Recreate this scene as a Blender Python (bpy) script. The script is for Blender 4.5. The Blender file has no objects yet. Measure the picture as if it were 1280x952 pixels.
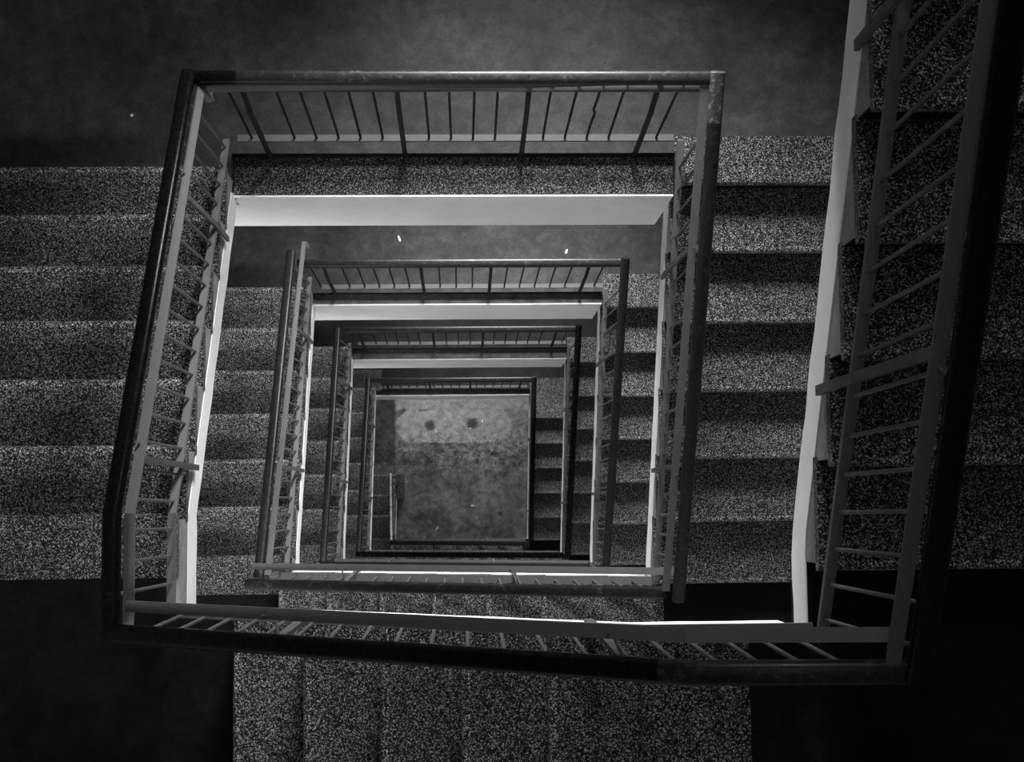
import bpy, math, random
from mathutils import Vector, Euler
random.seed(7)
C = bpy.context.scene.collection
SC = bpy.context.scene

# ------------------------------------------------------------------ camera
cam = bpy.data.cameras.new('camera'); cam_o = bpy.data.objects.new('camera', cam); C.objects.link(cam_o)
cam.sensor_width = 36.0; cam.lens = 1821.6 * 36.0 / 1280.0
cam.clip_start = 0.05; cam.clip_end = 200
cam_o.location = CAML = (0.991, -1.364, 6.200)
cam_o.rotation_euler = Euler((0.0901, -0.0322, -0.0099), 'XYZ')
SC.camera = cam_o

# ------------------------------------------------------------------ materials
def new_mat(name, rough=0.6, spec=0.4):
    m = bpy.data.materials.new(name); m.use_nodes = True
    nt = m.node_tree; b = nt.nodes['Principled BSDF']
    b.inputs['Roughness'].default_value = rough
    b.inputs['Specular IOR Level'].default_value = spec
    return m, nt, b
def N(nt, t, **kw):
    n = nt.nodes.new(t)
    for k, v in kw.items(): setattr(n, k, v)
    return n
def ramp(nt, src, stops, interp='LINEAR'):
    r = N(nt, 'ShaderNodeValToRGB'); r.color_ramp.interpolation = interp
    e = r.color_ramp.elements
    while len(e) < len(stops): e.new(0.5)
    for el, (p, v) in zip(e, stops):
        el.position = p; el.color = (v, v, v, 1)
    nt.links.new(src, r.inputs[0]); return r.outputs[0]
def coords(nt, scale=(1, 1, 1)):
    tc = N(nt, 'ShaderNodeTexCoord'); mp = N(nt, 'ShaderNodeMapping')
    mp.inputs['Scale'].default_value = scale
    nt.links.new(tc.outputs['Object'], mp.inputs[0]); return mp.outputs[0]
def noise(nt, co, scale, detail=4, rough=0.55, dist=0.0):
    n = N(nt, 'ShaderNodeTexNoise'); n.inputs['Scale'].default_value = scale
    n.inputs['Detail'].default_value = detail; n.inputs['Roughness'].default_value = rough
    n.inputs['Distortion'].default_value = dist
    nt.links.new(co, n.inputs['Vector']); return n.outputs['Fac']
def voro(nt, co, scale, out='Color', feature='F1'):
    n = N(nt, 'ShaderNodeTexVoronoi'); n.feature = feature; n.inputs['Scale'].default_value = scale
    nt.links.new(co, n.inputs['Vector']); return n.outputs[out]
def mth(nt, op, a, b=None, c=None, clamp=False):
    n = N(nt, 'ShaderNodeMath'); n.operation = op; n.use_clamp = clamp
    for i, x in enumerate((a, b, c)):
        if x is None: continue
        if isinstance(x, (int, float)): n.inputs[i].default_value = x
        else: nt.links.new(x, n.inputs[i])
    return n.outputs[0]
def sep(nt, col):
    s = N(nt, 'ShaderNodeSeparateColor'); nt.links.new(col, s.inputs[0]); return s.outputs[0]
def bump(nt, b, h, strength=0.3, dist=0.003):
    n = N(nt, 'ShaderNodeBump'); n.inputs['Strength'].default_value = strength; n.inputs['Distance'].default_value = dist
    nt.links.new(h, n.inputs['Height']); nt.links.new(n.outputs[0], b.inputs['Normal'])

def terrazzo(name, gain=1.0, cell=125, rough=0.5):
    m, nt, b = new_mat(name, rough, 0.1)
    co = coords(nt)
    cells = sep(nt, voro(nt, co, cell))
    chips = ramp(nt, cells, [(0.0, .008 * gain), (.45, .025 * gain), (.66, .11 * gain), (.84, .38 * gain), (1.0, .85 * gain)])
    fine = noise(nt, co, 260, 2)
    big = ramp(nt, noise(nt, co, 3.2, 5, .6, .5), [(.25, .62), (.7, 1.12)])
    v = mth(nt, 'MULTIPLY', chips, big)
    v = mth(nt, 'MULTIPLY', v, ramp(nt, fine, [(.3, .6), (.7, 1.3)]))
    nt.links.new(v, b.inputs['Base Color'])
    bump(nt, b, cells, .15, .001)
    return m
M = {}
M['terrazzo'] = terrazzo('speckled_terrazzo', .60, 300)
M['nose'] = terrazzo('highlight_terrazzo_nose', 1.0, 300)  # lighter terrazzo: the light caught by tread edges is put into the colour
M['riser'] = terrazzo('shade_dark_riser', .04, 300)  # near-black terrazzo: shade on the risers is put into the colour
M['ledge'] = terrazzo('worn_terrazzo_ledge', .48, 300)

def smooth_floor(name, lo, hi, rough=.5, spec=.12):
    m, nt, b = new_mat(name, rough, spec)
    co = coords(nt)
    a = noise(nt, co, 2.3, 6, .62, .6); c = noise(nt, co, 14, 5, .65, .3); d = noise(nt, co, 90, 2)
    v = ramp(nt, a, [(.32, lo), (.68, hi)])
    v = mth(nt, 'MULTIPLY', v, ramp(nt, c, [(.3, .62), (.7, 1.28)]))
    v = mth(nt, 'MULTIPLY', v, ramp(nt, d, [(.3, .86), (.7, 1.12)]))
    sp = ramp(nt, voro(nt, co, 9, 'Distance'), [(.03, .35), (.06, 1.0)])
    v = mth(nt, 'MULTIPLY', v, sp)
    nt.links.new(v, b.inputs['Base Color'])
    bump(nt, b, c, .1, .002)
    return m
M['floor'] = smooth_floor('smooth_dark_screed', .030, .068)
M['floor_dim'] = smooth_floor('shade_dark_screed', .013, .030)  # darker copy of the screed, painting in the shade of the lower landings
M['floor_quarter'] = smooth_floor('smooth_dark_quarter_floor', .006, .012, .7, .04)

def paint(name, v, rough=.6, var=.12, sc=6, spec=.3, metallic=0):
    m, nt, b = new_mat(name, rough, spec)
    co = coords(nt)
    a = noise(nt, co, sc, 5, .6)
    nt.links.new(mth(nt, 'MULTIPLY', ramp(nt, a, [(.3, 1 - var), (.7, 1 + var)]), v), b.inputs['Base Color'])
    b.inputs['Metallic'].default_value = metallic
    return m
M['white'] = paint('white_painted_plaster', .88, .55, .05, 5)
M['wall'] = paint('pale_wall_plaster', .52, .7, .06, 3)
M['grey_plaster'] = paint('grey_rough_plaster', .21, .8, .35, 9)
M['grey_metal'] = paint('grey_painted_metal', .12, .6, .06, 12, .12)
M['dark_metal'] = paint('dark_painted_metal', .085, .5, .25, 20, .12)
M['backlit_metal'] = paint('backlit_dark_metal', .010, .5, .25, 20, .08)  # landing rails only: darkened copy of the rail metal, painted as seen against light
M['ledge_smooth'] = paint('smooth_concrete_ledge', .085, .8, .45, 14, .1)
M['frame'] = paint('window_frame_paint', .5, .5, .05, 8)
M['paper'] = paint('white_paper', .85, .7, .03, 30)

def handrail_mat(name, base, worn, thr, rough, spec=.15):
    m, nt, b = new_mat(name, rough, spec)
    co = coords(nt, (1, 1, 1))
    scr = noise(nt, coords(nt, (9, 9, 9)), 3.0, 6, .7, 1.2)
    v = ramp(nt, scr, [(thr - .04, base), (thr + .06, worn)])
    g = noise(nt, co, 55, 3)
    v = mth(nt, 'MULTIPLY', v, ramp(nt, g, [(.3, .7), (.7, 1.25)]))
    nt.links.new(v, b.inputs['Base Color'])
    rr = ramp(nt, scr, [(.3, rough * .8), (.75, min(1, rough * 1.8))])
    nt.links.new(rr, b.inputs['Roughness'])
    return m
M['rail_black'] = handrail_mat('black_handrail_cover', .003, .05, .72, .22, .10)
M['rail_wood'] = handrail_mat('worn_brown_handrail', .010, .04, .60, .30, .2)
M['rail_bright'] = handrail_mat('lit_top_handrail', .25, .5, .5, .35)  # pale colour paints the lit top of the lowest short handrail
M['rail_pale'] = handrail_mat('worn_pale_handrail', .04, .16, .55, .45)

def ground_mat():
    m, nt, b = new_mat('stained_ground_floor', .5, .3)
    tc = N(nt, 'ShaderNodeTexCoord'); co = tc.outputs['Object']
    s = N(nt, 'ShaderNodeSeparateXYZ'); nt.links.new(co, s.inputs[0]); X, Y = s.outputs[0], s.outputs[1]
    a = noise(nt, co, 2.0, 6, .65, .8); c = noise(nt, co, 11, 6, .7, .5); d = noise(nt, co, 45, 3)
    base = mth(nt, 'MULTIPLY', ramp(nt, a, [(.38, .10), (.62, .25)]), ramp(nt, c, [(.36, .55), (.64, 1.40)]))
    base = mth(nt, 'MULTIPLY', base, ramp(nt, voro(nt, co, 17, 'Distance'), [(.05, .35), (.11, 1.0)]))
    # edge wobble
    wob = mth(nt, 'MULTIPLY', mth(nt, 'SUBTRACT', noise(nt, co, 7, 4), .5), .10)
    # pale oblong repair patch: a stadium with rounded left end
    def seg(x0, x1, y0):
        cx = mth(nt, 'MINIMUM', mth(nt, 'MAXIMUM', X, x0), x1)
        dx = mth(nt, 'SUBTRACT', X, cx); dy = mth(nt, 'SUBTRACT', Y, y0)
        return mth(nt, 'SQRT', mth(nt, 'ADD', mth(nt, 'MULTIPLY', dx, dx), mth(nt, 'MULTIPLY', dy, dy)))
    dist = mth(nt, 'ADD', seg(.32, 1.38, -.245), wob)
    pm = ramp(nt, dist, [(.205, 1), (.222, 0)])
    patch = mth(nt, 'MULTIPLY', ramp(nt, c, [(.35, .27), (.65, .56)]), ramp(nt, d, [(.3, .9), (.7, 1.1)]))
    fade = ramp(nt, mth(nt, 'DIVIDE', X, 2.0), [(.25, 1.0), (.85, .72)])
    patch = mth(nt, 'MULTIPLY', patch, fade)
    mix = N(nt, 'ShaderNodeMix'); nt.links.new(pm, mix.inputs[0]); nt.links.new(base, mix.inputs[2]); nt.links.new(patch, mix.inputs[3])
    v = mix.outputs[0]
    # pale ragged strip behind the patch
    dv = mth(nt, 'ADD', mth(nt, 'ABSOLUTE', mth(nt, 'SUBTRACT', Y, .04)), mth(nt, 'MULTIPLY', wob, 1.2))
    st = ramp(nt, dv, [(.06, 1), (.10, 0)])
    stx = ramp(nt, mth(nt, 'DIVIDE', X, 2.0), [(.04, 0), (.07, 1)])
    mix2 = N(nt, 'ShaderNodeMix'); nt.links.new(mth(nt, 'MULTIPLY', st, stx), mix2.inputs[0]); nt.links.new(v, mix2.inputs[2])
    nt.links.new(mth(nt, 'MULTIPLY', patch, .85), mix2.inputs[3]); v = mix2.outputs[0]
    # two round dark mottled stains on the patch
    def spot(x0, y0, r, dark):
        q = mth(nt, 'ADD', seg(x0, x0, y0), mth(nt, 'MULTIPLY', mth(nt, 'SUBTRACT', noise(nt, co, 60, 3), .5), r * 1.5))
        return ramp(nt, q, [(r * .6, dark), (r * .95, 1.0)])
    for sx, sy, r, dk in ((.545, -.235, .085, .22), (1.095, -.215, .10, .22), (1.44, -1.38, .04, .3), (.13, -.25, .05, .5), (1.40, -.62, .05, .5)):
        v = mth(nt, 'MULTIPLY', v, spot(sx, sy, r, dk))
    # blotchy band of crumbled screed in the middle
    bl = ramp(nt, noise(nt, co, 16, 6, .75, 1.0), [(.38, .22), (.46, .85), (.54, 1.1), (.64, 1.9)])
    bandm = ramp(nt, mth(nt, 'ABSOLUTE', mth(nt, 'ADD', Y, .62)), [(.12, 1), (.34, 0)])
    one = mth(nt, 'ADD', mth(nt, 'MULTIPLY', mth(nt, 'SUBTRACT', bl, 1.0), bandm), 1.0)
    v = mth(nt, 'MULTIPLY', v, one)
    # darker floor left of the patch
    lx = ramp(nt, mth(nt, 'DIVIDE', X, 2.0), [(.045, .36), (.055, 1.0)])
    ly = ramp(nt, mth(nt, 'ADD', mth(nt, 'MULTIPLY', Y, -1.0), mth(nt, 'MULTIPLY', wob, 3.0)), [(.55, 0), (.80, 1)])
    lm = mth(nt, 'MAXIMUM', lx, ly)
    v = mth(nt, 'MULTIPLY', v, lm)
    nt.links.new(v, b.inputs['Base Color'])
    bump(nt, b, c, .15, .003)
    return m
M['ground'] = ground_mat()

# ------------------------------------------------------------------ mesh helpers
class MB:
    def __init__(s): s.v = []; s.f = []
    def add(s, vs, fs):
        o = len(s.v); s.v += [tuple(x) for x in vs]; s.f += [tuple(i + o for i in f) for f in fs]
    def box(s, a, b):
        x0, x1 = sorted((a[0], b[0])); y0, y1 = sorted((a[1], b[1])); z0, z1 = sorted((a[2], b[2]))
        s.add([(x0, y0, z0), (x1, y0, z0), (x1, y1, z0), (x0, y1, z0), (x0, y0, z1), (x1, y0, z1), (x1, y1, z1), (x0, y1, z1)],
              [(0, 3, 2, 1), (4, 5, 6, 7), (0, 1, 5, 4), (1, 2, 6, 5), (2, 3, 7, 6), (3, 0, 4, 7)])
    def prism(s, pts, ext):              # closed outline (3D points, planar) pushed along ext
        n = len(pts); e = Vector(ext)
        vs = [Vector(p) for p in pts] + [Vector(p) + e for p in pts]
        s.add(vs, [tuple(range(n))[::-1], tuple(range(n, 2 * n))] + [(i, (i + 1) % n, (i + 1) % n + n, i + n) for i in range(n)])
    def sweep(s, path, prof, up=(0, 0, 1)):
        P = [Vector(p) for p in path]; n = len(P); k = len(prof)
        T = [(P[i + 1] - P[i]).normalized() for i in range(n - 1)]
        base = len(s.v); up = Vector(up)
        for i in range(n):
            t = T[max(0, i - 1)]
            if i == 0: nn = T[0]
            elif i == n - 1: nn = T[-1]
            else:
                nn = (T[i - 1] + T[i]).normalized()
            side = t.cross(up)
            if side.length < 1e-4: side = t.cross(Vector((0, 1, 0)))
            side.normalize(); uv = side.cross(t)
            for a, b in prof:
                o = side * a + uv * b
                den = t.dot(nn)
                q = P[i] + o - (t * (o.dot(nn) / den) if abs(den) > .2 else Vector((0, 0, 0)))
                s.v.append(tuple(q))
        for i in range(n - 1):
            for j in range(k):
                a = base + i * k + j; b = base + i * k + (j + 1) % k
                s.f.append((a, b, b + k, a + k))
        s.f.append(tuple(base + j for j in range(k))[::-1]); s.f.append(tuple(base + (n - 1) * k + j for j in range(k)))
    def build(s, name, mat, parent=None, smooth=False, bevel=0):
        me = bpy.data.meshes.new(name)
        off = Vector(parent.matrix_basis.translation) if parent is not None else Vector((0, 0, 0))
        p = parent
        if p is not None and p.parent is not None: off = off + Vector(p.parent.matrix_basis.translation)
        me.from_pydata([tuple(Vector(v) - off) for v in s.v], [], s.f)
        import bmesh
        bm = bmesh.new(); bm.from_mesh(me); bmesh.ops.recalc_face_normals(bm, faces=bm.faces); bm.to_mesh(me); bm.free()
        me.materials.append(mat)
        if smooth:
            for pl in me.polygons: pl.use_smooth = True
            me.set_sharp_from_angle(angle=math.radians(40))
        o = bpy.data.objects.new(name, me); C.objects.link(o)
        if parent is not None: o.parent = parent
        if bevel:
            bv = o.modifiers.new('bevel', 'BEVEL'); bv.width = bevel; bv.segments = 2; bv.limit_method = 'ANGLE'; bv.angle_limit = math.radians(35)
        return o
def rrect(w, h, r, n=4):
    out = []
    for cx, cy, a0 in ((w / 2 - r, h / 2 - r, 0), (-w / 2 + r, h / 2 - r, 90), (-w / 2 + r, -h / 2 + r, 180), (w / 2 - r, -h / 2 + r, 270)):
        for i in range(n + 1):
            a = math.radians(a0 + 90 * i / n); out.append((cx + r * math.cos(a), cy + r * math.sin(a)))
    return out
def rect(w, h): return [(w / 2, -h / 2), (w / 2, h / 2), (-w / 2, h / 2), (-w / 2, -h / 2)]
def ngon(r, n=8): return [(r * math.cos(2 * math.pi * i / n), r * math.sin(2 * math.pi * i / n)) for i in range(n)]
def thing(name, label, cat, loc, group=None):
    o = bpy.data.objects.new(name, None); o.empty_display_size = .1; C.objects.link(o)
    o.matrix_basis.translation = loc; o.location = loc
    o['label'] = label; o['category'] = cat
    if group: o['group'] = group
    return o
def struct(o, label=None):
    o['kind'] = 'structure'
    if label: o['label'] = label
    return o

# ------------------------------------------------------------------ dimensions (metres)
R = .16; H = 21 * R; W = 1.914; FW = 1.45; YB = 1.75
zg = -3 * H - 16 * R                                    # ground floor
ZL = {0: H, 1: 0.0, 2: -H, 3: -2 * H, 4: -3 * H}

def seq(a, n, t): return [a + t * i for i in range(n)]
# nosing positions: right flights listed downwards (y), bottom flights leftwards->rightwards (x), left flights downwards of the picture (y)
ST = {
 'A': dict(top=0, low=1, L=1.69, W=W, x0=0.0,
   right=[.05, -.21, -.473, -.745, -1.004, -1.257, -1.525],
   bottom=[0.223, 0.474, 0.729, 0.977, 1.222, 1.465],
   left=[.095, -.142, -.381, -.620, -.860, -1.112, -1.357]),
 'B': dict(top=1, low=2, L=1.69, W=W, x0=0.0,
   right=[.047, -.225, -.519, -.819, -1.122, -1.419, -1.72],
   bottom=[-.058, .227, .525, .809, 1.096, 1.378, 1.69],
   left=[.107, -.181, -.468, -.749, -1.033, -1.316, -1.597]),
 'C': dict(top=2, low=3, L=1.735, W=W, x0=0.0,
   right=[-.021, -.303, -.588, -.874, -1.167, -1.459, -1.752],
   bottom=[-.03, .255, .545, .83, 1.115, 1.40, 1.70],
   left=[.103, -.184, -.463, -.747, -1.036, -1.324, -1.612]),
 'D': dict(top=3, low=4, L=1.752, W=W, x0=0.0,
   right=[-.041, -.331, -.622, -.904, -1.2, -1.48, -1.773],
   bottom=[-.03, .255, .545, .83, 1.115, 1.40, 1.70],
   left=[.026, -.25, -.538, -.821, -1.113, -1.374, -1.67]),
 'E': dict(top=4, low=5, L=1.675, W=1.728, x0=.12,
   right=[-.323, -.6, -.871, -1.155, -1.434, -1.695],
   bottom=[.075, .341, .612, .883, 1.126, 1.374],
   left=[-.867, -1.125, -1.386, -1.672]),
}
ZL[5] = zg

# ------------------------------------------------------------------ stair flight in (s, w, z): s ascending, w away from the well
def frame(kind, st):
    if kind == 'left':   return lambda s, w, z: Vector((st['x0'] - w, -s, z))
    if kind == 'bottom': return lambda s, w, z: Vector((s, -st['L'] - w, z))
    return lambda s, w, z: Vector((st['W'] + w, s, z))
def flight_data(kind, st):
    zt, zl = ZL[st['top']], ZL[st['low']]
    nr = len(st['right']); nb = len(st['bottom']); nl = len(st['left'])
    if kind == 'left':   return [-y for y in st['left']], [zl + R * (i + 1) for i in range(nl)]
    if kind == 'bottom': zw = zl + R * nl; rb = (zt - R * nr - zw) / nb; return list(st['bottom']), [zw + rb * (i + 1) for i in range(nb)]
    return [y for y in st['right']][::-1], [zt - R * (nr - 1 - i) for i in range(nr)]
def nosing_line(ss, zs):
    n = len(ss); m = (zs[-1] - zs[0]) / (ss[-1] - ss[0])
    return lambda s: zs[0] + (s - ss[0]) * m

def make_flight(kind, st, label, s_lo, s_hi):
    F = frame(kind, st); ss, zs = flight_data(kind, st); nl = nosing_line(ss, zs); n = len(ss)
    root = thing('stair_flight', label, 'stairs', F(ss[0], FW / 2, zs[0] - R), 'speckled stair flights round the well')
    RR = zs[1] - zs[0]; z_top = zs[-1]; z_bot = zs[0] - RR
    for i in range(n):
        if i < n - 1:
            b = MB(); e = .004 * random.uniform(-1, 1)
            # tread with a rounded overhanging nose
            s0, s1, z = ss[i], ss[i + 1] + .03, zs[i]
            sn = s0 + .026
            b.prism([F(sn, 0, z), F(s1, 0, z), F(s1, 0, z - .04), F(sn, 0, z - .04)], F(0, FW - .02, 0) - F(0, 0, 0))
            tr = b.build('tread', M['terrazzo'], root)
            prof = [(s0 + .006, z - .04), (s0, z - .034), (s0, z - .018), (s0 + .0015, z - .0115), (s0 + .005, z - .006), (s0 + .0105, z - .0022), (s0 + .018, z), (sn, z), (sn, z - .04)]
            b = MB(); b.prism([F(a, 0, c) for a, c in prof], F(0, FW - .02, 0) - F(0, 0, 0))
            b.build('nosing', M['nose'], tr)['label'] = 'lighter nose of the tread, edge highlight in its colour'
        b = MB(); z0 = zs[i] - RR
        b.prism([F(ss[i] + .018, .004, z0 - (0 if i else 0)), F(ss[i] + .018, .004, zs[i] - .0402), F(ss[i] + .06, .004, zs[i] - .0402), F(ss[i] + .06, .004, z0)],
                F(0, FW - .024, 0) - F(0, 0, 0))
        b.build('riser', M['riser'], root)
    # plaster step ends under the treads, above the painted string
    b = MB()
    lo = lambda s: max(min(nl(s), z_top) - .205, z_bot - .02)
    for i in range(n - 1):
        a, c = ss[i] + .02, ss[i + 1] + .02
        b.prism([F(a, .003, lo(a) - .02), F(c, .003, lo(c) - .02), F(c, .003, zs[i] - .041), F(a, .003, zs[i] - .041)], F(0, .11, 0) - F(0, 0, 0))
    if s_hi > ss[-1] + .06 and kind != 'right':
        a, c = ss[-1] + .02, s_hi - .002
        b.prism([F(a, .003, z_top - .23), F(c, .003, z_top - .23), F(c, .003, z_top - .003), F(a, .003, z_top - .003)], F(0, .11, 0) - F(0, 0, 0))
    b.build('step_end', M['grey_plaster'], root)['label'] = 'grey plastered step ends'
    # white painted string with slightly wavy lower edge
    m = 26; top = []; bot = []
    for i in range(m + 1):
        s = s_lo + (s_hi - s_lo) * i / m
        zc = min(nl(s), z_top); jit = .008 * math.sin(s * 23 + len(label)) + .004 * math.sin(s * 61)
        top.append((s, max(zc - .205, z_bot - .002)))
        bot.append((s, max(zc - .37, z_bot - .16) + jit * .7))
    b = MB()
    # built as quads along its run so that the kink over the quarter landing stays clean
    for i in range(m):
        q = [F(top[i][0], 0, top[i][1]), F(top[i + 1][0], 0, top[i + 1][1]), F(bot[i + 1][0], 0, bot[i + 1][1]), F(bot[i][0], 0, bot[i][1])]
        b.prism(q, F(0, .14, 0) - F(0, 0, 0))
    b.build('string', M['white'], root)['label'] = 'white painted string facing the well'
    # concrete waist behind the string
    b = MB()
    s_a, s_b = ss[0] + .05, ss[-1] - .0
    b.prism([F(s_a, .141, nl(s_a) - .36), F(s_b, .141, nl(s_b) - .36), F(s_b, .141, nl(s_b) - .21), F(s_a, .141, nl(s_a) - .21)], F(0, FW - .161, 0) - F(0, 0, 0))
    b.build('waist_slab', M['wall'], root)
    return root

# ------------------------------------------------------------------ railings
HAND = rrect(.054, .044, .018)
def rod(b, pts, r=.0055, n=8): b.sweep(pts, ngon(r, n), up=(0.13, 0.31, .94))

def railing(name, label, F, hand, strip, bar, s_bal, s_post, foot, hand_mats=None, strip_ends=(0, 0), bent=(), pw=.02, hookdir=1, group=None, bar_caps=(), metal='dark_metal'):
    """hand, strip, bar, foot: functions s -> (w, z); hand_* = list of (s list, material, label)"""
    s0 = hand_mats[0][0][0]
    root = thing(name, label, 'railing', F(s0, *hand['f'](s0)) - Vector((0, 0, .85)), group)
    hf = hand['f']
    for sl, mat, lab in hand_mats:
        b = MB(); b.sweep([F(s, *hf(s)) for s in sl], rrect(.028, .032, .011) if mat == 'rail_bright' else HAND)
        o = b.build('handrail', M[mat], root, smooth=True)
        if lab: o['label'] = lab
    if strip:
        sf = strip['f']; b = MB(); pts = [F(s, *sf(s)) for s in strip['s']]
        if strip.get('dip0'): w, z = sf(strip['s'][0]); pts = [F(strip['s'][0] - .004, w - .022, z - .10), F(strip['s'][0] - .006, w - .012, z - .03)] + pts
        b.sweep(pts, rect(strip.get('w', .032), .008))
        b.build('top_bar', M['grey_metal'], root)['label'] = 'grey flat bar below the handrail'
    bf = bar['f']; b = MB(); b.sweep([F(s, *bf(s)) for s in bar['s']], rect(bar.get('w', .028), .020))
    b.build('bottom_bar', M['grey_metal'], root)['label'] = 'grey flat bottom bar'
    for j, s in enumerate(s_bal):
        wb, zb = bf(s); wt, zt = hf(s); zt -= .018
        ds = random.uniform(-.004, .004)
        b = MB(); pts = [F(s, wb, zb + .004)]
        if j in bent:
            for q, dd in ((.25, 0), (.45, .004), (.53, -.006), (.66, -.002)): pts.append(F(s + dd + ds * q, wb + (wt - wb) * q, zb + (zt - zb) * q))
        pts.append(F(s + ds, wt, zt)); rod(b, pts)
        b.build('baluster', M[metal], root, smooth=True)
    for s in s_post:
        wf, zf = foot(s); wb, zb = bf(s); wt, zt = hf(s); zt -= .018
        b = MB()
        pts = [F(s, wf, zf), F(s, wf - .002, zb - .01), F(s, wf + (wt - wf) * .35, zb + (zt - zb) * .62), F(s, wt - .012, zt - .06), F(s, wt, zt)]
        t = (F(1, 0, 0) - F(0, 0, 0))
        b.sweep(pts, rect(pw, .012) if abs(t.y) < .5 else rect(.012, pw), up=(0, 1, 0.02))
        po = b.build('post', M[metal], root)
        # bent hook tying the flat bar back to the post
        wn, zn = (strip['f'](s) if strip else (wt, zt))
        h = MB(); rod(h, [F(s - .045 * hookdir, wn + .004, zn - .004), F(s - .020 * hookdir, wn + .012, zn - .085), F(s, wt - .006, zt - .055)], .004, 6)
        h.build('hook', M[metal], po, smooth=True)
    return root

def lin(pts):
    def f(s):
        if s <= pts[0][0]: a, b = pts[0], pts[1]
        elif s >= pts[-1][0]: a, b = pts[-2], pts[-1]
        else:
            for a, b in zip(pts, pts[1:]):
                if a[0] <= s <= b[0]: break
        t = (s - a[0]) / (b[0] - a[0]); return a[1] + (b[1] - a[1]) * t
    return f
def frange(a, b, step):
    out = []; s = a
    while s <= b + 1e-6: out.append(s); s += step
    return out

BS = .0925
def flight_rail(kind, st, label, s0, s1, hw, sw, bw, posts, mats, kinks=(), strip_on=True, dip0=False, hz=.85, pw=.02, flat_top=False, bal=None, ext0=0, strip_s=None, pitch=BS):
    """hw/sw/bw: (w at s0, w at s1) for handrail, flat bar, bottom bar"""
    F = frame(kind, st); ss, zs = flight_data(kind, st); nl = nosing_line(ss, zs)
    zc = (lambda s: min(nl(s), zs[-1])) if flat_top else nl
    lw = lambda a: lin([(s0, a[0]), (s1, a[1])])
    ks = [s0] + [k for k in kinks if s0 < k < s1] + [s1]
    H_ = {'f': lambda s, L=lw(hw): (L(s), zc(s) + hz)}
    B_ = {'f': lambda s, L=lw(bw): (L(s), zc(s) + .06), 'w': .04 if kind == 'bottom' else .028, 's': [max(s0 + .03, s0)] + [k for k in kinks if s0 < k < s1] + [s1 - .03]}
    S_ = None
    if strip_on:
        a, b = strip_s or (s0 + .02, s1 - .02)
        S_ = {'f': lambda s, L=lw(sw): (L(s), zc(s) + hz - .045), 's': [a] + [k for k in kinks if a < k < b] + [b], 'dip0': dip0}
    used = bal or frange(s0 + .07, s1 - .05, pitch)
    used = [s for s in used if all(abs(s - p) > .03 for p in posts)]
    hm = []
    for (a, b, mat, lab) in mats:
        hm.append(([a] + [k for k in kinks if a < k < b] + [b], mat, lab))
    return railing('stair_railing', label, F, H_, S_, B_, used, posts, lambda s: (-.012, zc(s) - .20), hm, pw=pw, group='railings round the well')

def landing_rail(k, label, y, x0, x1, posts, mats, strip=False, foot_y=None, bal=None, bent=(), bary=None, hz=.9):
    z = ZL[k]
    F = lambda s, w, zz: Vector((s, w, zz))
    H_ = {'f': lambda s: (y, z + hz)}
    B_ = {'f': lambda s: (bary or y - .02, z + .10), 's': [x0 + .06, x1 - .04]}
    S_ = {'f': lambda s: (y - .025, z + hz - .045), 's': [x0 + .06, x1 - .05], 'dip0': True} if strip else None
    used = [s for s in (bal or frange(x0 + .12, x1 - .06, .0935)) if all(abs(s - p) > .03 for p in posts)]
    hm = [([a, b], mat, lab) for a, b, mat, lab in mats]
    return railing('landing_railing', label, F, H_, S_, B_, used, posts, lambda s: (foot_y, z - .03), hm, bent=bent, metal='backlit_metal', group='railings round the well')

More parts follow.
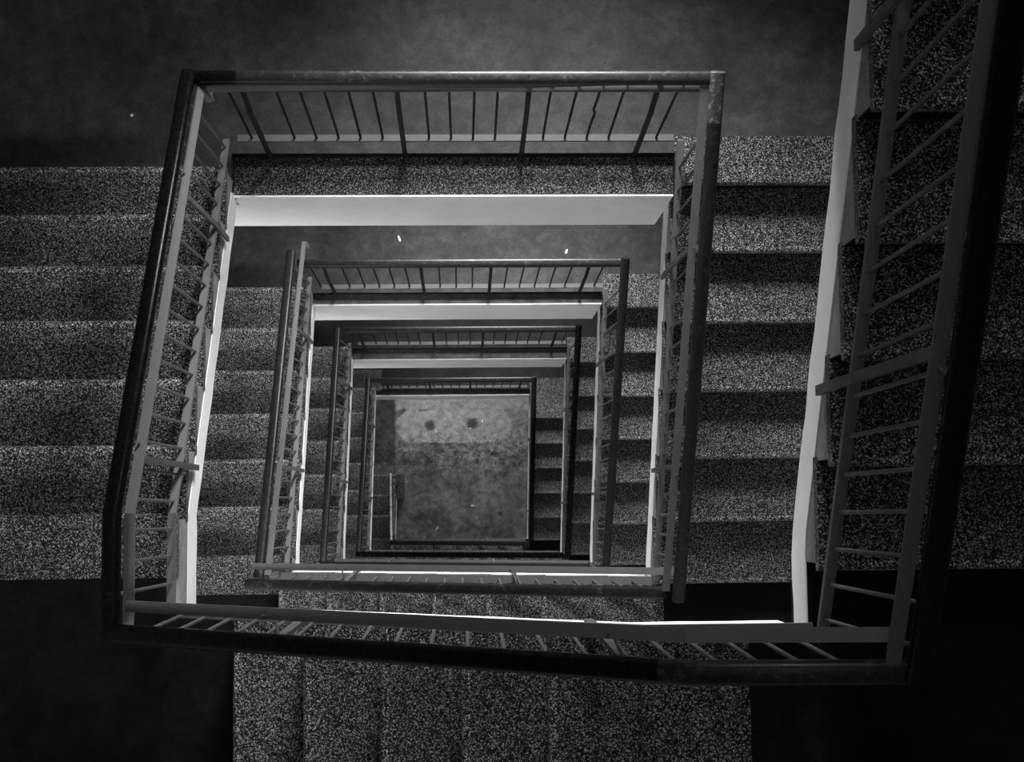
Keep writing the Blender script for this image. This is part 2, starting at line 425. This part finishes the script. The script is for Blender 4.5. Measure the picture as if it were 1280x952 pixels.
# ------------------------------------------------------------------ landings (setting)
LD = {0: dict(yf=.16, yl=.10, ledge=.02, right=.05, fb=-.70),
      1: dict(yf=.186, yl=ST['A']['left'][0], ledge=.015, right=ST['B']['right'][0], fb=-.70, border=.259),
      2: dict(yf=.089, yl=ST['B']['left'][0], ledge=.020, right=ST['C']['right'][0], fb=-.80, border=.206),
      3: dict(yf=.099, yl=ST['C']['left'][0], ledge=.008, right=ST['D']['right'][0], fb=-.80, border=.189),
      4: dict(yf=.014, yl=ST['D']['left'][0], ledge=-.045, right=ST['E']['right'][0], fb=-.60, border=.134, W=1.728)}
for k, d in LD.items():
    z = ZL[k]; w = d.get('W', W); xl = -FW; xr = W + FW
    b = MB()
    b.prism([(xl, YB, z - .22), (xl, d['yl'] - .03, z - .22), (-.004, d['yl'] - .03, z - .22), (-.004, d['yf'], z - .22), (w + .004, d['yf'], z - .22), (w + .004, d['right'] + .05, z - .22), (xr, d['right'] + .05, z - .22), (xr, YB, z - .22)], (0, 0, .22))
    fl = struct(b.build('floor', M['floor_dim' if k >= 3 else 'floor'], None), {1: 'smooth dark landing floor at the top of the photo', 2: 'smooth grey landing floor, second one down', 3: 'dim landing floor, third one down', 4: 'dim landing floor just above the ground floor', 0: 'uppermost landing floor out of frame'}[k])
    if 'border' in d:
        b = MB()
        s0 = d['right']
        b.prism([(w, s0 + .004, z - .04), (w, s0 - .001, z - .03), (w, s0 - .001, z - .008), (w, s0 + .008, z + .0012), (w, d['border'], z + .0012), (w, d['border'], z - .04)], (xr - w, 0, 0))
        o = b.build('border', M['terrazzo'], fl); o['label'] = 'speckled terrazzo border at the stair head'
        if k == 4:
            b = MB(); b.box((xl, d['yl'] - .02, z - .03), (.07, .237, z + .0012)); b.build('border', M['terrazzo'], fl)
    b = MB()
    b.prism([(0, d['ledge'], z - .10), (0, d['ledge'] - .004, z - .075), (0, d['ledge'] + .004, z - .06), (0, d['yf'], z - .06), (0, d['yf'], z - .10)], (w, 0, 0))
    b.build('ledge', M['ledge' if k < 2 else 'ledge_smooth'], fl)['label'] = 'narrow ledge one step below the railing'
    b = MB(); b.box((-FW + .02, d['ledge'] - .006, z + d['fb']), (w, d['ledge'] + .24, z - (.225)))
    b.box((0, d['ledge'] - .006, z - .2249), (w, d['ledge'] + .02, z - .063))
    b.build('fascia', M['white'], fl)['label'] = 'white painted edge beam facing the well'
    b = MB(); b.box((0.0, d['yf'] - .003, z - .0585), (w, d['yf'] + .0005, z - .004))
    b.build('curb_face', M['riser'], fl)  # step-down face in near-black, its shade painted as colour

# quarter landings
for key, st in ST.items():
    L, w, x0 = st['L'], st['W'], st['x0']
    zse = ZL[st['top']] - R * len(st['right']); zsw = ZL[st['low']] + R * len(st['left'])
    yr = st['right'][-1] + .02; yl = st['left'][-1]; xb0 = st['bottom'][0] + .02; xb1 = st['bottom'][-1]
    b = MB(); T = .2
    yo = -L - FW
    b.prism([(xb1 + .06, -L - .004, zse - T), (w + .004, -L - .004, zse - T), (w + .004, yr, zse - T), (W + FW, yr, zse - T), (W + FW, yo, zse - T), (xb1 + .06, yo, zse - T)], (0, 0, T))
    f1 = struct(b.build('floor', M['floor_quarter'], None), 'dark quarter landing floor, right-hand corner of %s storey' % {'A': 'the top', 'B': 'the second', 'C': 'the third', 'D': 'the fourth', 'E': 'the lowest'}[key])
    b = MB(); s0 = xb1; z = zse
    b.prism([(s0 + .004, -L, z - .04), (s0 - .001, -L, z - .03), (s0 - .001, -L, z - .008), (s0 + .008, -L, z + .0012), (s0 + .29, -L, z + .0012), (s0 + .29, -L, z - .04)], (0, -FW, 0))
    b.build('border', M['terrazzo'], f1)
    b = MB()
    b.prism([(-FW, yl - .06, zsw - T), (x0 - .004, yl - .06, zsw - T), (x0 - .004, -L - .004, zsw - T), (xb0, -L - .004, zsw - T), (xb0, yo, zsw - T), (-FW, yo, zsw - T)], (0, 0, T))
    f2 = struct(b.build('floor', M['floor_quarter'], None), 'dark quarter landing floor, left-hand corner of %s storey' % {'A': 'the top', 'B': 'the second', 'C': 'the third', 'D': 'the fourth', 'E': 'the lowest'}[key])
    b = MB(); s0 = yl; z = zsw; ye = max(yl - .22, -L) if key == 'A' else yl - .22
    b.prism([(x0, s0 - .004, z - .04), (x0, s0 + .001, z - .03), (x0, s0 + .001, z - .008), (x0, s0 - .008, z + .0012), (x0, ye, z + .0012), (x0, ye, z - .04)], (-FW - x0, 0, 0))
    b.build('border', M['terrazzo'], f2)

# ground floor
b = MB(); b.box((-FW, -3.2, -.2), (W + FW, YB, 0))
g = b.build('floor', M['ground'], None); g.location = (0, 0, zg); struct(g, 'stained ground floor at the bottom of the stairwell')

# ------------------------------------------------------------------ flights
place = {'A': 'nearest', 'B': 'second', 'C': 'third', 'D': 'fourth', 'E': 'lowest'}
FL = {
 ('A', 'right'): 'nearest speckled flight at the right edge of the photo, broad white string beside it',
 ('A', 'bottom'): 'nearest dim speckled flight along the bottom edge of the photo',
 ('A', 'left'): 'nearest speckled flight at the left edge of the photo, climbing from the top landing',
 ('B', 'right'): 'second speckled flight from the right edge, with dark shadowed risers between two railings',
 ('B', 'bottom'): 'second flight from the bottom edge, mostly hidden between the two lowest railings in the photo',
 ('B', 'left'): 'second speckled flight from the left edge, bright noses behind the second left railing',
 ('C', 'right'): 'third speckled flight from the right edge, lit noses above black risers',
 ('C', 'bottom'): 'third flight down on the bottom side, hidden under the railings except its white edge',
 ('C', 'left'): 'third speckled flight from the left edge, narrow strip between two left railings',
 ('D', 'right'): 'fourth flight from the right edge, dark narrow strip just right of a black railing',
 ('D', 'bottom'): 'fourth flight down on the bottom side, seen only as a thin white edge line',
 ('D', 'left'): 'fourth flight from the left edge, narrowest left strip beside the dark floor patch',
 ('E', 'right'): 'innermost right flight with speckled treads directly beside the stained ground floor',
 ('E', 'bottom'): 'innermost bottom flight, dark steps behind the lowest handrail at the ground floor',
}
for (key, kind), lab in FL.items():
    st = ST[key]
    lo, hi = {'left': (-.015 if key != 'D' else .0, st['L']), 'bottom': (st['x0'], st['W']), 'right': (-st['L'], -.0 + LD[st['top']]['ledge'] if key != 'E' else -.045)}[kind]
    make_flight(kind, st, lab, lo, hi)
# lowest short flight to the ground floor, with a wide block step
st = ST['E']
make_flight('left', st, 'short flight of four steps rising from the stained ground floor at lower left', .867, st['L'])
b = MB(); F = frame('left', st)
blk = thing('block_step', 'square speckled block beside the first step on the ground floor', 'step', (.17, -1.03, zg))
b.box((st['x0'] + .001, -.867, zg), (.217, -1.19, zg + R)); b.build('block', M['terrazzo'], blk, bevel=.006)

# ------------------------------------------------------------------ railings, storey by storey
A, B, Cc, D, E = (ST[k] for k in 'ABCDE')
# top storey
flight_rail('right', A, 'nearest railing at the right edge, out of focus black handrail over grey bars', -1.72, .2, (.025, -.01), (-.02, -.03), (.012, .02), [-.30, -1.06], [(-1.72, .2, 'rail_black', None)], pw=.026)
flight_rail('bottom', A, 'nearest railing across the bottom of the photo, black handrail with a pale worn end', 0.0, W + .03, (.005, .02), (-.07, -.055), (-.005, -.005), [.50, 1.345],
            [(0.0, 1.41, 'rail_black', None), (1.41, W + .03, 'rail_wood', 'worn shinier end piece of the handrail')], kinks=(1.465,), flat_top=True, pw=.026)
flight_rail('left', A, 'nearest railing on the left side, black glossy handrail running down from the top landing corner', -.235, 1.71, (.02, .02), (-.025, -.02), (.0, .006), [.22, 1.19],
            [(-.262, 1.365, 'rail_black', None), (1.365, 1.71, 'rail_black', None)], kinks=(1.357,), flat_top=True, dip0=True, strip_s=(-.21, 1.69))
landing_rail(1, 'uppermost landing railing across the top of the photo, long handrail between two corners', .246, -.02, W + .02, [.165, .745, 1.245, 1.735],
             [(.005, .158, 'rail_black', 'dark repaired end of the handrail'), (.158, W + .03, 'rail_wood', None)], strip=True, foot_y=.175, bal=[.10, .28] + seq(.373, 4, .0935) + seq(.85, 4, .0935) + seq(1.335, 4, .0935) + [1.82], bent=(12,))
# second storey
flight_rail('right', B, 'second railing from the right, worn pale first piece on its black handrail', -1.73, .235, (-.005, .025), (-.055, -.015), (.0, .005), [-.30, -1.17],
            [(.085, .25, 'rail_pale', 'pale worn wooden piece at the corner'), (-1.75, .085, 'rail_wood', None)])
flight_rail('bottom', B, 'second railing from the bottom of the photo, brown handrail over short bars', -.11, W + .02, (.022, .03), (-.066, -.062), (.014, .014), [.40, 1.24],
            [(-.11, 1.62, 'rail_wood', None), (1.62, W - .06, 'rail_wood', None)])
flight_rail('left', B, 'second railing from the left with a grey bar standing up past the landing corner', -.19, 1.69, (.03, .065), (-.032, .025), (.0, .02), [.26, 1.10],
            [(-.19, 1.69, 'rail_wood', None)], dip0=True, strip_s=(-.25, 1.67))
landing_rail(2, 'second landing railing from the top, brown handrail over thin dark bars', .128, .0, W + .035, [.15, .735, 1.16, 1.755],
             [(.0, W + .045, 'rail_wood', None)], foot_y=.078, bary=.113, bal=[.065] + seq(.251, 5, .0972) + [.84, .945, 1.05] + seq(1.26, 5, .099) + [1.85])
# third storey
flight_rail('right', Cc, 'third railing from the right, dark handrail beside a thin white string', -1.74, .12, (.005, .05), (0, 0), (.0, .01), [-.37, -1.24],
            [(-.03, .15, 'rail_wood', None), (-1.75, -.03, 'rail_wood', None)], strip_on=False)
flight_rail('bottom', Cc, 'third railing from the bottom of the photo, thin dark line under the brown one', -.06, W + .0, (.0, .0), (-.06, -.06), (.0, .0), [.42, 1.20],
            [(-.06, W - .1, 'rail_wood', None)], strip_on=False)
flight_rail('left', Cc, 'third railing from the left, dark handrail with short cross bars', -.15, 1.73, (.045, .06), (0, 0), (.005, .02), [.28, 1.10],
            [(-.15, 1.73, 'rail_wood', None)], strip_on=False)
landing_rail(3, 'third landing railing from the top, dim handrail over thin bars', .151, .0, W + .02, [.12, .735, 1.155, 1.765],
             [(.0, W + .03, 'rail_wood', None)], foot_y=.09, bary=.131, bal=[.03] + seq(.22, 5, .0972) + [.84, .945, 1.05] + seq(1.255, 5, .1) + [1.86])
# fourth storey
flight_rail('right', D, 'fourth railing from the right, black bars directly left of the fourth flight', -1.77, .14, (-.015, .03), (0, 0), (.0, .01), [-.44, -1.28],
            [(-1.77, .17, 'rail_black', None)], strip_on=False)
flight_rail('bottom', D, 'fourth railing from the bottom, black band just outside the innermost flight', -.05, W, (.0, .0), (0, 0), (.0, .0), [.45, 1.2],
            [(-.05, W - .05, 'rail_black', None)], strip_on=False)
flight_rail('left', D, 'innermost left railing, handrail catching a thin line of light beside the ground floor', -.04, 1.75, (.015, .045), (0, 0), (.0, .0), [.42, 1.20],
            [(-.04, 1.75, 'rail_wood', None)], strip_on=False)
landing_rail(4, 'innermost landing railing, just above the pale end of the ground floor', .038, -.02, 1.735, [.16, .62, 1.06, 1.60],
             [(-.02, 1.745, 'rail_wood', None)], foot_y=.006, bary=.034)
# lowest storey
flight_rail('right', E, 'innermost right railing, dark edge along the right side of the ground floor', -1.67, .03, (-.005, .0), (0, 0), (.01, .01), [-.55, -1.35],
            [(-.36, .05, 'rail_wood', None), (-1.68, -.36, 'rail_black', None)], strip_on=False)
flight_rail('bottom', E, 'lowest bottom handrail, thin bright line along the near end of the ground floor', .13, 1.72, (.03, .035), (0, 0), (.01, .01), [.5, 1.25],
            [(.13, 1.70, 'rail_wood', None)], strip_on=False)
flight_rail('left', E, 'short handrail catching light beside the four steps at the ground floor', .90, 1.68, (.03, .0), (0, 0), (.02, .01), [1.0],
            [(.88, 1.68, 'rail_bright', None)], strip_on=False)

# ------------------------------------------------------------------ litter
def scrap(label, x, y, z, w, l, rot, name='paper_scrap', cat='litter'):
    b = MB(); n = 5
    for i in range(n):
        pass
    pts = []; c, s = math.cos(rot), math.sin(rot)
    def P(u, v, h): return (x + u * c - v * s, y + u * s + v * c, z + h)
    vs = []
    for i in range(n + 1):
        u = -l / 2 + l * i / n; hh = .003 + .004 * (math.sin(i * 2.1) ** 2)
        ww = w / 2 * (1 - .35 * abs(2 * i / n - 1) ** 3)
        vs += [P(u, -ww, hh), P(u, ww, hh * .8), P(u, ww, hh * .8 - .0025), P(u, -ww, hh - .0025)]
    fs = []
    for i in range(n):
        a = i * 4
        for j in range(4): fs.append((a + j, a + (j + 1) % 4, a + 4 + (j + 1) % 4, a + 4 + j))
    fs += [(0, 1, 2, 3), (n * 4 + 3, n * 4 + 2, n * 4 + 1, n * 4)]
    b.add(vs, fs); o = b.build(name, M['paper'], None)
    # put the origin on the scrap
    o.location = (x, y, z)
    for v in o.data.vertices: v.co = Vector(v.co) - Vector((x, y, z))
    o['label'] = label; o['category'] = cat
scrap('white paper scrap near the middle of the lower ground floor', 1.089, -1.273, zg, .025, .045, .1)
scrap('thin white stick lying slanted on the lower left ground floor', .63, -1.561, zg, .012, .075, .95, 'litter_stick')
scrap('white scrap beside the left round stain on the pale patch', .626, -.305, zg, .02, .045, -.8)
scrap('white scrap just right of the right round stain', 1.227, -.186, zg, .018, .04, 1.4)
scrap('tiny white scrap under the right round stain', 1.071, -.278, zg, .016, .026, .5)
scrap('tiny white speck right of the left round stain, upper of two', .74, -.151, zg, .014, .018, .2)
scrap('tiny white speck right of the left round stain, lower of two', .742, -.223, zg, .014, .018, .9)
scrap('small white scrap on the second landing floor, left of centre', .569, .45, -H, .014, .04, 1.9)
scrap('small white scrap on the second landing floor, toward the right end', 1.678, .359, -H, .014, .03, 1.3)
scrap('tiny pale crumb on the dark left end of the top landing', -.43, .354, 0, .012, .014, .4)

# ------------------------------------------------------------------ enclosure
ZT = 8.0; yo = -1.752 - FW
b = MB(); b.box((-FW - .2, yo - .2, zg - .2), (-FW, YB + .4, ZT)); struct(b.build('wall_left', M['wall']))
b = MB(); b.box((W + FW, yo - .2, zg - .2), (W + FW + .2, YB + .4, ZT)); struct(b.build('wall_right', M['wall']))
FX0, FX1 = -1.15, -.15
b = MB(); b.box((-FW, yo - .35, zg - .2), (FX0, yo, ZT)); b.box((FX1, yo - .35, zg - .2), (W + FW, yo, ZT)); zz = zg - .2
FILL_WIN = [(ZL[5] + 4 * R, 0), (ZL[4] + 7 * R, 20), (ZL[3] + 7 * R, 30), (ZL[2] + 7 * R, 36), (ZL[1] + 7 * R, 15)]  # added openings in the unseen front wall, with lamp powers for the left flights
for z, e in FILL_WIN:
    if not e: continue
    b.box((FX0, yo - .35, zz), (FX1, yo, z + 1.5)); zz = z + 2.6
b.box((FX0, yo - .35, zz), (FX1, yo, ZT)); struct(b.build('wall_front', M['wall']))
n_ = 6
for z, e in FILL_WIN:
    if not e: continue
    b = MB()
    for a, c in (((FX0, z + 1.5), (FX1, z + 1.55)), ((FX0, z + 2.55), (FX1, z + 2.6)), ((FX0, z + 1.55), (FX0 + .05, z + 2.55)), ((FX1 - .05, z + 1.55), (FX1, z + 2.55)), (((FX0 + FX1) / 2 - .025, z + 1.55), ((FX0 + FX1) / 2 + .025, z + 2.55))):
        b.box((a[0], yo - .26, a[1]), (c[0], yo - .2, c[1]))
    struct(b.build('window_%d' % n_, M['frame'])); n_ += 1  # frame of an added window, there only with its fill lamp
    l = bpy.data.lights.new('fill_front', 'AREA'); l.shape = 'RECTANGLE'; l.size = FX1 - FX0; l.size_y = 1.1; l.energy = e; l.spread = math.radians(64)
    o = bpy.data.objects.new('fill_front', l); C.objects.link(o); o.location = ((FX0 + FX1) / 2, yo - .36, z + 2.05); o.rotation_euler = (math.radians(60), 0, math.radians(-8 if z > 1 else 0))
b = MB(); b.box((-FW, yo, ZT), (W + FW, YB, ZT + .2)); struct(b.build('ceiling', M['wall']))
WX0, WX1 = .90, 1.74
b = MB(); b.box((-FW, YB, zg - .2), (WX0, YB + .35, ZT)); b.box((WX1, YB, zg - .2), (W + FW, YB + .35, ZT))
levels = [ZL[k] for k in (4, 3, 2, 1, 0)]
zz = zg - .2
for z in levels:
    b.box((WX0, YB, zz), (WX1, YB + .35, z + 1.5)); zz = z + 2.8
b.box((WX0, YB, zz), (WX1, YB + .35, ZT)); struct(b.build('wall_back', M['wall']))
POW = {0: 14, 1: 125, 2: 160, 3: 100, 4: 80}
for i, k in enumerate((0, 1, 2, 3, 4)):
    z = ZL[k]; b = MB()
    for a, c in (((WX0, z + 1.5), (WX1, z + 1.55)), ((WX0, z + 2.75), (WX1, z + 2.8)), ((WX0, z + 1.55), (WX0 + .05, z + 2.75)), ((WX1 - .05, z + 1.55), (WX1, z + 2.75)), (((WX0 + WX1) / 2 - .025, z + 1.55), ((WX0 + WX1) / 2 + .025, z + 2.75))):
        b.box((a[0], YB + .2, a[1]), (c[0], YB + .26, c[1]))
    struct(b.build('window_%d' % (i + 1), M['frame']))
    l = bpy.data.lights.new('daylight_window', 'AREA'); l.shape = 'RECTANGLE'; l.size = WX1 - WX0; l.size_y = 1.3
    l.energy = POW[k]; l.spread = math.radians(86)
    o = bpy.data.objects.new('daylight_window', l); C.objects.link(o)
    o.location = ((WX0 + WX1) / 2, YB + .36, z + 2.15); o.rotation_euler = (math.radians(-61), 0, 0)

l = bpy.data.lights.new('well_fill', 'AREA'); l.shape = 'RECTANGLE'; l.size = 1.6; l.size_y = 1.4; l.energy = 12  # added soft fill lamp under the closed ceiling, no opening above it
o = bpy.data.objects.new('well_fill', l); C.objects.link(o); o.location = (.95, -.85, ZT - .02)
l = bpy.data.lights.new('daylight_door', 'AREA'); l.shape = 'RECTANGLE'; l.size = 1.3; l.size_y = 1.0; l.energy = 62
o = bpy.data.objects.new('daylight_door', l); C.objects.link(o)
o.location = (1.1, YB - .02, zg + 1.5); o.rotation_euler = (math.radians(-90), 0, 0)
# ------------------------------------------------------------------ world, colour
w = bpy.data.worlds.new('world'); SC.world = w; w.use_nodes = True
w.node_tree.nodes['Background'].inputs[0].default_value = (.5, .5, .5, 1); w.node_tree.nodes['Background'].inputs[1].default_value = .02
vs = SC.view_settings
vs.view_transform = 'Standard'; vs.look = 'None'; vs.exposure = 0.0; vs.gamma = 1.0; vs.use_curve_mapping = False
